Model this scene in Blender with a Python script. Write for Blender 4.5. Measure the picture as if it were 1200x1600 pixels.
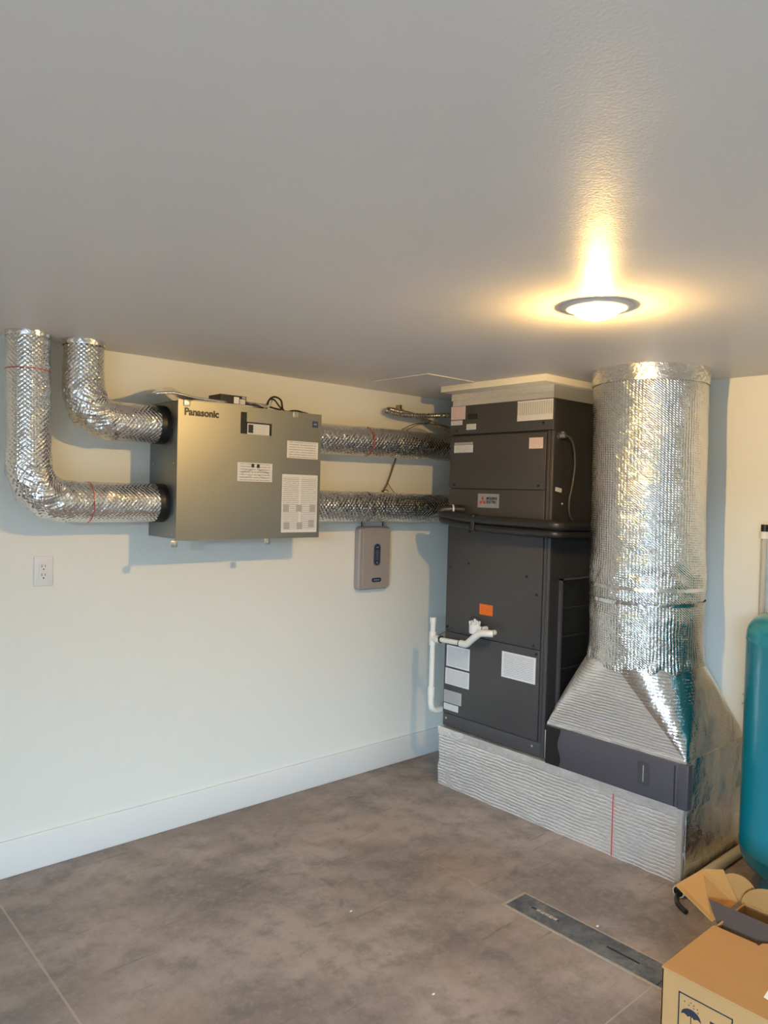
import bpy, bmesh, math, random
from mathutils import Vector, Matrix, noise

for o in list(bpy.data.objects): bpy.data.objects.remove(o)
SC = bpy.context.scene
COL = SC.collection
PI = math.pi
random.seed(4)

# ------------------------------------------------------------------ camera
cam_d = bpy.data.cameras.new('camera'); cam = bpy.data.objects.new('camera', cam_d); COL.objects.link(cam)
YAW, PITCH, ROLL = math.radians(41.7076), math.radians(-1.3908), math.radians(1.5265)
fwd = Vector((math.sin(YAW)*math.cos(PITCH), math.cos(YAW)*math.cos(PITCH), math.sin(PITCH)))
rgt = Vector((math.cos(YAW), -math.sin(YAW), 0)); up = rgt.cross(fwd)
r2 = math.cos(ROLL)*rgt + math.sin(ROLL)*up
u2 = -math.sin(ROLL)*rgt + math.cos(ROLL)*up
mw = Matrix((r2, u2, -fwd)).transposed().to_4x4(); mw.translation = Vector((0, 0, 1.5))
cam.matrix_world = mw
cam_d.sensor_fit = 'VERTICAL'; cam_d.sensor_height = 24; cam_d.lens = 24*1181.86/1600
cam_d.clip_start = .02
SC.camera = cam

# ------------------------------------------------------------------ light and exposure
DAY_POWER, LAMP_POWER, WORLD_STRENGTH, EXPOSURE = 5900, 80, 2.8, 0.0
vs = SC.view_settings
vs.view_transform = 'Standard'; vs.look = 'None'; vs.exposure = EXPOSURE; vs.gamma = 1; vs.use_curve_mapping = False
w = bpy.data.worlds.new('world'); SC.world = w; w.use_nodes = True
w.node_tree.nodes['Background'].inputs[0].default_value = (.62, .78, 1, 1)
w.node_tree.nodes['Background'].inputs[1].default_value = WORLD_STRENGTH
ld = bpy.data.lights.new('daylight_opening', 'AREA'); ld.shape = 'RECTANGLE'; ld.size = 3.4; ld.size_y = 2.8
ld.energy = DAY_POWER; ld.color = (.545, .775, 1)
lo = bpy.data.objects.new('daylight_opening', ld); COL.objects.link(lo)
lo.location = (-4.6, -2.75, 3.45)
lo.rotation_euler = Vector((-1, -.42, .45)).to_track_quat('Z', 'Y').to_euler()

# ------------------------------------------------------------------ helpers
def tag(o, label=None, cat=None, group=None, kind=None):
    if label: o['label'] = label
    if cat: o['category'] = cat
    if group: o['group'] = group
    if kind: o['kind'] = kind
    return o

def empty(name, label, cat, loc=(0, 0, 0), group=None):
    o = bpy.data.objects.new(name, None); COL.objects.link(o); o.location = loc; o.empty_display_size = .05
    return tag(o, label, cat, group)

def obj(name, bm, mat, parent=None, smooth=False, label=None):
    me = bpy.data.meshes.new(name)
    bmesh.ops.recalc_face_normals(bm, faces=bm.faces) if not getattr(bm, 'keep', False) else None
    bm.to_mesh(me); bm.free()
    for m in (mat if isinstance(mat, (list, tuple)) else [mat]): me.materials.append(m)
    if smooth:
        for p in me.polygons: p.use_smooth = True
    o = bpy.data.objects.new(name, me); COL.objects.link(o)
    if parent:
        o.parent = parent
        o.matrix_parent_inverse = Matrix.Translation(parent.location).inverted()
    if label: o['label'] = label
    return o

def smooth_by_angle(o, ang=35):
    me = o.data
    for p in me.polygons: p.use_smooth = True
    bm = bmesh.new(); bm.from_mesh(me)
    for e in bm.edges:
        if len(e.link_faces) == 2 and e.calc_face_angle(0) > math.radians(ang): e.smooth = False
    bm.to_mesh(me); bm.free()
    return o

def add_box(bm, lo_, hi_, bev=0, seg=2):
    x0, y0, z0 = lo_; x1, y1, z1 = hi_
    t = bmesh.new()
    v = [t.verts.new(p) for p in ((x0,y0,z0),(x1,y0,z0),(x1,y1,z0),(x0,y1,z0),(x0,y0,z1),(x1,y0,z1),(x1,y1,z1),(x0,y1,z1))]
    for f in ((0,3,2,1),(4,5,6,7),(0,1,5,4),(1,2,6,5),(2,3,7,6),(3,0,4,7)): t.faces.new([v[i] for i in f])
    if bev: bmesh.ops.bevel(t, geom=list(t.edges), offset=bev, segments=seg, affect='EDGES', profile=.5)
    m = bpy.data.meshes.new('t'); t.to_mesh(m); t.free(); bm.from_mesh(m); bpy.data.meshes.remove(m)

def box(name, lo_, hi_, mat, parent=None, bev=0, label=None, seg=2):
    bm = bmesh.new(); add_box(bm, lo_, hi_, bev, seg)
    o = obj(name, bm, mat, parent, label=label)
    if bev: smooth_by_angle(o, 50)
    return o

def add_cyl(bm, a, b, r, r1=None, n=24, cap=True):
    a, b = Vector(a), Vector(b); r1 = r if r1 is None else r1
    d = (b-a).normalized(); q = d.to_track_quat('Z', 'Y')
    A = [bm.verts.new(a + q @ Vector((r*math.cos(2*PI*i/n), r*math.sin(2*PI*i/n), 0))) for i in range(n)]
    B = [bm.verts.new(b + q @ Vector((r1*math.cos(2*PI*i/n), r1*math.sin(2*PI*i/n), 0))) for i in range(n)]
    for i in range(n): bm.faces.new((A[i], A[(i+1) % n], B[(i+1) % n], B[i]))
    if cap: bm.faces.new(A[::-1]); bm.faces.new(B)

def cyl(name, a, b, r, mat, parent=None, r1=None, n=24, label=None):
    bm = bmesh.new(); add_cyl(bm, a, b, r, r1, n)
    return smooth_by_angle(obj(name, bm, mat, parent, label=label), 40)

def catmull(pts, sub=8):
    P = [Vector(p) for p in pts]; P = [2*P[0]-P[1]] + P + [2*P[-1]-P[-2]]; out = []
    for i in range(1, len(P)-2):
        for k in range(sub):
            t = k/sub; a, b, c, d = P[i-1:i+3]
            out.append(.5*((2*b)+(c-a)*t+(2*a-5*b+4*c-d)*t*t+(3*b-a-3*c+d)*t**3))
    out.append(P[-2]); return out

def add_tube(bm, path, r, n=16, cap=True, disp=None, uvscale=True):
    """sweep a circle along path; r number or function of arc length; uv in metres"""
    path = [Vector(p) for p in path]; uv = bm.loops.layers.uv.verify()
    T = [(path[min(i+1, len(path)-1)]-path[max(i-1, 0)]).normalized() for i in range(len(path))]
    nrm = T[0].orthogonal().normalized(); rings = []; s = 0; S = []
    for i, p in enumerate(path):
        if i: s += (p-path[i-1]).length
        S.append(s)
        nrm = (nrm - T[i]*nrm.dot(T[i])).normalized(); bn = T[i].cross(nrm)
        rr = r(s) if callable(r) else r
        ring = []
        for j in range(n):
            a = 2*PI*j/n; d = nrm*math.cos(a)+bn*math.sin(a)
            k = rr + (disp(p+d*rr, s) if disp else 0)
            ring.append(bm.verts.new(p+d*k))
        rings.append(ring)
    R0 = r(0) if callable(r) else r
    for i in range(len(path)-1):
        for j in range(n):
            f = bm.faces.new((rings[i][j], rings[i][(j+1) % n], rings[i+1][(j+1) % n], rings[i+1][j]))
            for l, (jj, ii) in zip(f.loops, ((j, i), (j+1, i), (j+1, i+1), (j, i+1))):
                l[uv].uv = (2*PI*R0*jj/n, S[ii])
    if cap: bm.faces.new(rings[0][::-1]); bm.faces.new(rings[-1])

def tube(name, path, r, mat, parent=None, n=16, disp=None, label=None, cap=True):
    bm = bmesh.new(); add_tube(bm, path, r, n, cap, disp)
    return smooth_by_angle(obj(name, bm, mat, parent, label=label), 55)

def lathe(name, prof, c, mat, parent=None, n=64, label=None, ang=35):
    bm = bmesh.new(); rings = []
    for r, z in prof: rings.append([bm.verts.new((c[0]+r*math.cos(2*PI*i/n), c[1]+r*math.sin(2*PI*i/n), z)) for i in range(n)])
    for k in range(len(prof)-1):
        for i in range(n): bm.faces.new((rings[k][i], rings[k][(i+1) % n], rings[k+1][(i+1) % n], rings[k+1][i]))
    bmesh.ops.remove_doubles(bm, verts=bm.verts, dist=1e-6)
    return smooth_by_angle(obj(name, bm, mat, parent, label=label), ang)

def quad(name, pts, mat, parent=None, thick=.0006, label=None):
    """thin sheet with 0..1 UV; pts TL,TR,BR,BL; thickness goes behind the sheet"""
    P = [Vector(p) for p in pts]; n = (P[1]-P[0]).cross(P[3]-P[0]).normalized()*-1
    bm = bmesh.new(); uv = bm.loops.layers.uv.verify()
    F = [bm.verts.new(p) for p in P]; B = [bm.verts.new(p - n*thick) for p in P]
    f = bm.faces.new(F)
    for l, c in zip(f.loops, ((0,1),(1,1),(1,0),(0,0))): l[uv].uv = c
    bm.faces.new(B[::-1])
    for i in range(4): bm.faces.new((F[i], B[i], B[(i+1) % 4], F[(i+1) % 4]))
    return obj(name, bm, mat, parent, label=label)

def xf(name, y0, z1, y1, z0, mat, parent, x, label=None, thick=.0006):   # sheet on a face looking towards -x (left edge y0 > y1)
    return quad(name, [(x, y0, z1), (x, y1, z1), (x, y1, z0), (x, y0, z0)], mat, parent, thick, label)
def yf(name, x0, z1, x1, z0, mat, parent, y, label=None, thick=.0006):   # sheet on a face looking towards -y
    return quad(name, [(x0, y, z1), (x1, y, z1), (x1, y, z0), (x0, y, z0)], mat, parent, thick, label)

def text_mesh(name, s, size, mat, parent, M4, bold=0, sx=1, depth=.0004, label=None):
    cu = bpy.data.curves.new(name, 'FONT'); cu.body = s; cu.size = size; cu.extrude = depth; cu.offset = bold
    t = bpy.data.objects.new('t', cu); COL.objects.link(t)
    bpy.context.view_layer.update()
    me = bpy.data.meshes.new_from_object(t.evaluated_get(bpy.context.evaluated_depsgraph_get()))
    bpy.data.objects.remove(t)
    me.transform(M4 @ Matrix.Diagonal((sx, 1, 1, 1))); me.materials.clear(); me.materials.append(mat)
    o = bpy.data.objects.new(name, me); COL.objects.link(o)
    if parent:
        o.parent = parent; o.matrix_parent_inverse = Matrix.Translation(parent.location).inverted()
    if label: o['label'] = label
    return o
def M_y(x, y, z): return Matrix(((1,0,0,x),(0,0,-1,y),(0,1,0,z),(0,0,0,1)))      # text on a -y face
def M_x(x, y, z): return Matrix(((0,0,-1,x),(-1,0,0,y),(0,1,0,z),(0,0,0,1)))     # text on a -x face

# ------------------------------------------------------------------ materials
class NT:
    def __init__(s, name):
        s.m = bpy.data.materials.new(name); s.m.use_nodes = True; s.t = s.m.node_tree
        s.b = s.t.nodes['Principled BSDF']
    def n(s, ty, **k):
        x = s.t.nodes.new(ty)
        for a, v in k.items(): setattr(x, a, v)
        return x
    def l(s, a, b): s.t.links.new(a, b)
    def math(s, op, a, b=None, c=None, clamp=False):
        x = s.n('ShaderNodeMath', operation=op, use_clamp=clamp)
        for i, v in enumerate((a, b, c)):
            if v is None: continue
            if isinstance(v, (int, float)): x.inputs[i].default_value = v
            else: s.l(v, x.inputs[i])
        return x.outputs[0]
    def noise(s, vec, scale, detail=3, rough=.5):
        x = s.n('ShaderNodeTexNoise'); x.inputs['Scale'].default_value = scale; x.inputs['Detail'].default_value = detail
        x.inputs['Roughness'].default_value = rough
        if vec is not None: s.l(vec, x.inputs['Vector'])
        return x.outputs[0]
    def mix(s, f, a, b):
        x = s.n('ShaderNodeMix', data_type='RGBA')
        if isinstance(f, (int, float)): x.inputs[0].default_value = f
        else: s.l(f, x.inputs[0])
        for i, v in ((6, a), (7, b)):
            if isinstance(v, tuple): x.inputs[i].default_value = (*v, 1)
            else: s.l(v, x.inputs[i])
        return x.outputs[2]
    def ramp(s, f, lo_, hi_):
        x = s.n('ShaderNodeMapRange'); s.l(f, x.inputs[0]); x.inputs[1].default_value = lo_; x.inputs[2].default_value = hi_
        return x.outputs[0]
    def bump(s, h, dist, strength=1):
        x = s.n('ShaderNodeBump'); x.inputs['Distance'].default_value = dist; x.inputs['Strength'].default_value = strength
        s.l(h, x.inputs['Height']); s.l(x.outputs[0], s.b.inputs['Normal'])
    def set(s, col=None, rough=None, metal=None, spec=None, **k):
        if col is not None:
            if isinstance(col, tuple): s.b.inputs['Base Color'].default_value = (*col, 1)
            else: s.l(col, s.b.inputs['Base Color'])
        if rough is not None:
            if isinstance(rough, (int, float)): s.b.inputs['Roughness'].default_value = rough
            else: s.l(rough, s.b.inputs['Roughness'])
        if metal is not None: s.b.inputs['Metallic'].default_value = metal
        if spec is not None: s.b.inputs['Specular IOR Level'].default_value = spec
        for a, v in k.items(): s.b.inputs[a].default_value = v
        return s.m

def mat(name, col, rough=.5, metal=0, spec=.5, vary=.06, vscale=6, bump=0, bscale=80, **k):
    t = NT(name); co = t.n('ShaderNodeTexCoord').outputs['Object']
    n = t.noise(co, vscale, 4)
    c = t.mix(n, tuple(v*(1-vary) for v in col), tuple(min(1, v*(1+vary)) for v in col))
    t.set(c, rough, metal, spec, **k)
    if bump: t.bump(t.noise(co, bscale, 3), bump)
    return t.m

def foil(name, kind, col=(.80, .79, .77), rough=.2, dist=.0012, metal=1):
    t = NT(name); uvn = t.n('ShaderNodeUVMap').outputs[0]; co = t.n('ShaderNodeTexCoord').outputs['Object']
    sep = t.n('ShaderNodeSeparateXYZ'); t.l(uvn, sep.inputs[0]); u, v = sep.outputs[0], sep.outputs[1]
    nz = t.noise(co, 38, 3, .6); big = t.noise(co, 9, 3, .6)
    if kind == 'coarse':
        a = t.math('SINE', t.math('MULTIPLY', u, 2*PI/.024)); b = t.math('SINE', t.math('MULTIPLY', v, 2*PI/.021))
        h = t.math('ADD', t.math('MULTIPLY', t.math('MULTIPLY', a, b), .8), t.math('MULTIPLY', t.noise(co, 42, 2, .6), 5))
    elif kind == 'bubble':
        a = t.math('SINE', t.math('MULTIPLY', u, 2*PI/.019)); b = t.math('SINE', t.math('MULTIPLY', v, 2*PI/.016))
        h = t.math('ADD', t.math('MULTIPLY', a, b), t.math('MULTIPLY', nz, 5.2))
    elif kind == 'ribs':
        wob = t.math('MULTIPLY', t.noise(co, 11, 3), 4)
        gain = t.ramp(t.noise(co, 16, 2), .3, .7)
        a = t.math('SINE', t.math('ADD', t.math('MULTIPLY', u, 2*PI/.0135), wob))
        b = t.math('SINE', t.math('ADD', t.math('MULTIPLY', v, 2*PI/.0095), t.math('MULTIPLY', u, 500)))
        a = t.math('MULTIPLY', a, t.math('ADD', t.math('MULTIPLY', gain, .6), .25))
        h = t.math('ADD', t.math('ADD', a, t.math('MULTIPLY', b, .38)), t.math('MULTIPLY', nz, 4.0))
    elif kind == 'hribs':
        wob = t.math('MULTIPLY', t.noise(co, 6, 5, .75), 11)
        gain = t.ramp(t.noise(co, 9, 3), .3, .7)
        a = t.math('SINE', t.math('ADD', t.math('MULTIPLY', v, 2*PI/.0155), wob))
        a = t.math('MULTIPLY', t.math('POWER', t.math('ADD', t.math('MULTIPLY', a, .5), .5), 3), t.math('ADD', gain, .25))
        h = t.math('SUBTRACT', t.math('MULTIPLY', nz, 2.4), t.math('MULTIPLY', a, .9))
    else:
        h = t.math('ADD', t.math('MULTIPLY', nz, 1.5), big)
    t.bump(h, dist)
    c = t.mix(nz, tuple(x*.93 for x in col), tuple(min(1, x*1.07) for x in col))
    return t.set(c, rough, metal)

def label_mat(name, paper, ink, rows=8, dens=.5, head=True, cols=1):
    """printed sheet: rows of small dashes in UV space"""
    t = NT(name); uvn = t.n('ShaderNodeUVMap').outputs[0]
    sep = t.n('ShaderNodeSeparateXYZ'); t.l(uvn, sep.inputs[0]); u, v = sep.outputs[0], sep.outputs[1]
    row = t.math('FLOOR', t.math('MULTIPLY', v, rows)); fr = t.math('FRACT', t.math('MULTIPLY', v, rows))
    line = t.math('MULTIPLY', t.math('GREATER_THAN', fr, .3), t.math('LESS_THAN', fr, .72))
    cmb = t.n('ShaderNodeCombineXYZ'); t.l(t.math('MULTIPLY', u, 38), cmb.inputs[0]); t.l(t.math('MULTIPLY', row, 7.3), cmb.inputs[1])
    word = t.math('GREATER_THAN', t.noise(cmb.outputs[0], 1, 1), .5-.16*dens)
    uc = t.math('FRACT', t.math('MULTIPLY', u, cols))
    marg = t.math('MULTIPLY', t.math('GREATER_THAN', uc, .06), t.math('LESS_THAN', uc, .94))
    vm = t.math('MULTIPLY', t.math('GREATER_THAN', v, .05), t.math('LESS_THAN', v, .95))
    k = t.math('MULTIPLY', t.math('MULTIPLY', line, word), t.math('MULTIPLY', marg, vm))
    c = t.mix(t.math('MULTIPLY', k, .5), paper, ink)
    return t.set(c, .45)

M = {}
M['wall'] = mat('wall_paint', (.80, .80, .735), .55, vary=.015, vscale=1.5, bump=.0004, bscale=140)
def ceiling_mat():
    t = NT('ceiling_paint'); co = t.n('ShaderNodeTexCoord').outputs['Object']
    mp = t.n('ShaderNodeMapping'); mp.inputs['Scale'].default_value = (1, 1, 1); t.l(co, mp.inputs[0])
    n = t.noise(mp.outputs[0], .8, 3); fine = t.noise(co, 160, 3)
    t.bump(t.math('ADD', fine, t.math('MULTIPLY', t.noise(co, 3, 3), 6)), .0003)
    return t.set(t.mix(n, (.74, .70, .655), (.80, .76, .715)), .44, 0, .24)
M['ceiling'] = ceiling_mat()
M['trimpaint'] = mat('trim_paint', (.80, .80, .77), .35, vary=.01)
M['lampring'] = mat('grey_lamp_trim', (.74, .73, .72), .4)
M['cream'] = mat('cream_paint', (.82, .77, .62), .5, vary=.02)

def floor_mat():
    t = NT('stained_concrete'); co = t.n('ShaderNodeTexCoord').outputs['Object']
    sep = t.n('ShaderNodeSeparateXYZ'); t.l(co, sep.inputs[0]); X, Y = sep.outputs[0], sep.outputs[1]
    a = t.noise(co, 2.2, 6, .62); b = t.noise(co, 9, 6, .68); c = t.noise(co, 34, 5, .7)
    base = t.mix(t.ramp(a, .40, .60), (.190, .148, .132), (.350, .275, .238))
    base = t.mix(t.math('MULTIPLY', t.ramp(b, .47, .64), .6), base, (.14, .125, .108))
    base = t.mix(t.math('MULTIPLY', t.ramp(c, .50, .72), .5), base, (.38, .31, .255))
    # scuffs: stretched dark streaks
    for rot, sc, th in ((.5, (2.2, 30, 1), .66), (2.2, (3, 36, 1), .68)):
        mp = t.n('ShaderNodeMapping'); mp.inputs['Rotation'].default_value = (0, 0, rot); mp.inputs['Scale'].default_value = sc; t.l(co, mp.inputs[0])
        base = t.mix(t.math('MULTIPLY', t.ramp(t.noise(mp.outputs[0], 1, 3), th, th+.06), .45), base, (.075, .058, .05))
    for ax, ay, rad, lo_a in ((2.35, 2.02, .17, .0), (2.30, 2.10, .10, .0), (1.62, 1.25, .16, .0), (1.58, 2.25, .20, 0.), (1.95, 2.62, .15, 0.)):
        dx = t.math('SUBTRACT', X, ax); dy = t.math('SUBTRACT', Y, ay)
        rr = t.math('SQRT', t.math('ADD', t.math('MULTIPLY', dx, dx), t.math('MULTIPLY', dy, dy)))
        ring = t.math('SUBTRACT', 1, t.math('MULTIPLY', t.math('ABSOLUTE', t.math('SUBTRACT', rr, rad)), 70), clamp=True)
        k = t.math('MULTIPLY', t.math('MULTIPLY', ring, t.ramp(t.noise(co, 13, 2), .5, .62)), .5)
        base = t.mix(k, base, (.10, .075, .06))
    spots = t.ramp(t.noise(co, 17, 5, .75), .60, .70)
    base = t.mix(t.math('MULTIPLY', spots, .55), base, (.12, .095, .08))
    warm = t.ramp(t.noise(co, 1.6, 4, .6), .50, .68)
    base = t.mix(t.math('MULTIPLY', warm, .45), base, (.36, .25, .17))
    pale = t.noise(co, 5, 5, .7)
    base = t.mix(t.math('MULTIPLY', t.ramp(pale, .63, .75), .35), base, (.36, .31, .27))
    # saw cut joints and a hairline crack, pale with dust
    def band(coord, at, wd): return t.math('LESS_THAN', t.math('ABSOLUTE', t.math('SUBTRACT', coord, at)), wd)
    j = band(X, .776, .0035)
    j = t.math('MAXIMUM', j, band(Y, 1.142, .0025))
    cr = t.math('ADD', X, t.math('MULTIPLY', t.math('SUBTRACT', t.noise(co, 6, 3), .5), .09))
    crk = t.math('MULTIPLY', band(cr, 2.212, .0022), t.math('MULTIPLY', t.math('GREATER_THAN', Y, 1.735), t.math('LESS_THAN', Y, 2.12)))
    j = t.math('MAXIMUM', j, t.math('MULTIPLY', crk, .7))
    base = t.mix(t.math('MULTIPLY', j, .6), base, (.45, .36, .27))
    t.bump(t.math('ADD', b, c), .0012)
    return t.set(base, t.ramp(b, -.5, 1.4), 0, .55)
M['floor'] = floor_mat()

M['foil_pipe'] = foil('foil_bubble_wrap', 'bubble', rough=.09, dist=.0010)
M['foil_mirror'] = foil('foil_mirror_wrap', 'hribs', (.80, .79, .77), rough=.13, dist=.0013)
M['foil_coarse'] = foil('foil_crumpled_wrap', 'coarse', rough=.09, dist=.0018)
M['foil_duct'] = foil('foil_ribbed_wrap', 'ribs', rough=.10, dist=.0011)
M['foil_box'] = foil('foil_wrinkled_board', 'hribs', (.86, .84, .81), rough=.28, dist=.0022, metal=.72)
M['foil_pale'] = foil('foil_satin_tape', 'plain', (.84, .82, .79), rough=.3, dist=.003, metal=.75)
M['foil_tape'] = foil('foil_tape', 'plain', rough=.22, dist=.003)
M['galv'] = mat('galvanised_steel', (.31, .315, .295), .43, 1, vary=.08, vscale=3, bump=.0002, bscale=20)
M['steel'] = mat('bright_steel', (.62, .6, .56), .3, 1)
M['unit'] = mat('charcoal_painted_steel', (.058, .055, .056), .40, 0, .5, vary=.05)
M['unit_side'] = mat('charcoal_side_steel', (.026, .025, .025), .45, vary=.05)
M['rack'] = mat('violet_grey_steel', (.085, .078, .092), .38, .2, vary=.05)
M['black'] = mat('black_rubber', (.012, .012, .013), .45, bump=.0004)
M['insul'] = mat('black_foam_insulation', (.018, .018, .019), .38, bump=.0008, bscale=60)
M['blacksat'] = mat('black_satin', (.01, .01, .01), .3)
M['white'] = mat('white_plastic', (.78, .78, .76), .3)
M['pvc'] = mat('white_pvc', (.80, .78, .72), .3, vary=.03)
M['pvc_old'] = mat('dusty_cream_pvc', (.62, .56, .42), .45, vary=.12, vscale=20)
M['taupe'] = mat('taupe_plastic', (.36, .32, .30), .4)
M['navy'] = mat('navy_plastic', (.035, .05, .10), .25)
M['teal'] = mat('teal_enamel', (.001, .19, .27), .25, 0, .4, vary=.04, **{'Coat Weight': .2, 'Coat Roughness': .12})
M['card'] = mat('corrugated_card', (.40, .215, .082), .75, 0, .25, vary=.06, vscale=14)
M['card_in'] = mat('card_inside', (.38, .195, .062), .8, 0, .2, vary=.08, vscale=10)
M['card_dark'] = mat('card_shaded', (.055, .040, .034), .6, 0, .3)  # plain card for the inner flap, its shade put into the colour
M['ink'] = mat('black_ink', (.012, .012, .015), .4)
M['ink_navy'] = mat('dark_print', (.018, .019, .028), .5)
M['red'] = mat('red_print', (.55, .05, .04), .4)
M['redtape'] = mat('red_marking', (.50, .07, .06), .35)
M['orange'] = mat('orange_sticker', (.85, .16, .01), .4)
M['silver'] = mat('silver_badge', (.45, .47, .48), .3, .6)
M['blue'] = mat('blue_sticker', (.03, .06, .17), .35)
M['paper'] = mat('white_paper', (.62, .58, .54), .6, vary=.12, vscale=30)
M['brownwire'] = mat('brown_wire', (.16, .09, .03), .5)
M['flex'] = mat('flexible_metal', (.42, .38, .32), .32, 1)
M['dust'] = mat('pale_mortar', (.38, .31, .24), .8, vary=.25, vscale=60, bump=.002, bscale=60)
def plate_mat():
    t = NT('worn_steel_plate'); co = t.n('ShaderNodeTexCoord').outputs['Object']
    n = t.noise(co, 12, 5, .7); n2 = t.noise(co, 40, 4, .7)
    c = t.mix(t.ramp(n, .4, .65), (.085, .092, .10), (.20, .20, .20))
    c = t.mix(t.math('MULTIPLY', t.ramp(n2, .58, .7), .6), c, (.30, .26, .21))
    t.bump(n2, .001); return t.set(c, .5, .3)
M['plate'] = plate_mat()
def glow():
    t = NT('lit_diffuser'); t.set((.9, .85, .75), .4)
    t.b.inputs['Emission Color'].default_value = (1, .80, .50, 1); t.b.inputs['Emission Strength'].default_value = 9
    t.b.inputs['Alpha'].default_value = .4
    return t.m
M['glow'] = glow()
t_ = NT('clear_sleeve'); M['clear'] = t_.set(t_.mix(t_.noise(t_.n('ShaderNodeTexCoord').outputs['Object'], 20), (.68, .64, .54), (.75, .70, .6)), .25, 0, .5, **{'Transmission Weight': .35})
W = (.72, .72, .72); G = (.12, .12, .13)
M['lb_small'] = label_mat('label_printed_small', W, G, 7, .6)
M['lb_dense'] = label_mat('label_printed_dense', W, G, 16, .9)
M['lb_manual'] = label_mat('label_printed_manual', W, G, 30, .9, cols=2)
M['lb_pink'] = label_mat('label_printed_pink', (.72, .60, .57), (.6, .2, .18), 8, .9)
M['lb_grey'] = label_mat('label_printed_grey', (.45, .45, .44), G, 9, .8)
M['lb_orange'] = label_mat('label_printed_orange', (.85, .17, .01), (.45, .07, .01), 6, .3)
def table_mat():
    t = NT('label_printed_table'); uvn = t.n('ShaderNodeUVMap').outputs[0]
    sep = t.n('ShaderNodeSeparateXYZ'); t.l(uvn, sep.inputs[0]); u, v = sep.outputs[0], sep.outputs[1]
    a = t.math('LESS_THAN', t.math('FRACT', t.math('MULTIPLY', u, 16)), .3)
    b = t.math('LESS_THAN', t.math('FRACT', t.math('MULTIPLY', v, 15)), .3)
    k = t.math('MULTIPLY', t.math('MAXIMUM', a, b), t.math('MULTIPLY', t.math('GREATER_THAN', v, .28), t.math('LESS_THAN', v, .93)))
    return t.set(t.mix(t.math('MULTIPLY', k, .5), (.66, .65, .62), G), .45)
M['lb_table'] = table_mat()

# ------------------------------------------------------------------ the room
YA, XB, ZC, XL, YR = 3.065, 3.37, 2.051, -2.4, -2.4
def struct(name, lo_, hi_, m, bev=0): return tag(box(name, lo_, hi_, m, bev=bev), kind='structure')
struct('floor', (XL-.1, YR-.1, -.1), (XB+.1, YA+.1, 0), M['floor'])
struct('ceiling', (XL-.1, YR-.1, ZC), (XB+.1, YA+.1, ZC+.1), M['ceiling'])
struct('wall_back', (XL-.1, YA, 0), (XB+.1, YA+.1, ZC), M['wall'])
struct('wall_right', (XB, YR-.1, 0), (XB+.1, YA, ZC), M['wall'])
struct('wall_rear', (XL-.1, YR-.1, 0), (XB, YR, ZC), M['wall'])
bm = bmesh.new()
add_box(bm, (XL-.1, YR, 0), (XL, -2.33, ZC)); add_box(bm, (XL-.1, -.70, 0), (XL, YA, ZC)); add_box(bm, (XL-.1, -2.33, 2.0), (XL, -.70, ZC))
tag(obj('wall_left', bm, M['wall']), kind='structure')
bm = bmesh.new()
add_box(bm, (XL-.11, -2.38, 0), (XL+.015, -2.31, 2.0)); add_box(bm, (XL-.11, -.72, 0), (XL+.015, -.65, 2.0)); add_box(bm, (XL-.11, -2.38, 1.98), (XL+.015, -.65, 2.045))
tag(obj('door_1', bm, M['trimpaint']), kind='structure')
for nm, a, b in (('baseboard_back', (XL, YA-.014, 0), (XB, YA, .14)), ('baseboard_right', (XB-.014, YR, 0), (XB, YA-.014, .14))):
    struct(nm, a, b, M['trimpaint'], .003)
struct('trim_1', (2.762, 2.045, 2.020), (XB, 2.69, ZC), M['cream'], .001)
bm = bmesh.new(); add_box(bm, (2.427, 2.45, ZC-.004), (2.75, 2.83, ZC), .0015)
tag(obj('trim_2', bm, M['ceiling']), kind='structure')

# ------------------------------------------------------------------ ceiling light
LX, LY = 1.892, 1.232
t = empty('ceiling_light', 'round ceiling light glowing warm beside the big vertical duct', 'ceiling light', (LX, LY, ZC))
lathe('trim_ring', [(.072, 2.0505), (.100, 2.0505), (.1005, 2.0495), (.094, 2.0455), (.078, 2.0425), (.072, 2.0435)], (LX, LY), M['lampring'], t)
lathe('diffuser', [(.0001, 2.013), (.020, 2.0145), (.040, 2.0195), (.056, 2.028), (.068, 2.0395), (.0715, 2.0455), (.0715, 2.050)], (LX, LY), M['glow'], t)

pl = bpy.data.lights.new('bulb', 'POINT'); pl.energy = LAMP_POWER; pl.color = (1, .62, .20); pl.shadow_soft_size = .011
po = bpy.data.objects.new('bulb', pl); COL.objects.link(po); po.location = (LX, LY, 2.0335)

# ------------------------------------------------------------------ small insulated ducts
def wrinkle(zones):
    def f(p, s):
        d = .0016*noise.noise(p*18)
        for c, wd, amp in zones:
            k = math.exp(-((s-c)/wd)**2)
            d += k*amp*(noise.noise(p*34+Vector((3, 1, 7)))+.6*abs(noise.noise(p*60)))
        return d
    return f
def arc_path(pts_before, c, rad, a0, a1, y, pts_after, step=.008):
    P = [Vector(p) for p in pts_before]
    k = max(6, int(abs(a1-a0)*rad/step))
    P += [Vector((c[0]+rad*math.cos(a0+(a1-a0)*i/k), y, c[1]+rad*math.sin(a0+(a1-a0)*i/k))) for i in range(k+1)]
    P += [Vector(p) for p in pts_after]
    out = [P[0]]
    for a, b in zip(P, P[1:]):
        m = max(1, int((b-a).length/step))
        out += [a+(b-a)*i/m for i in range(1, m+1)]
    return out
def band_ring(name, c, axis, r, wd, m, parent, label=None):
    a = Vector(c)-Vector(axis)*wd/2; b = Vector(c)+Vector(axis)*wd/2
    bm = bmesh.new(); add_tube(bm, [a, b], r, 48, False)
    return obj(name, bm, m, parent, True, label=label)

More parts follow.
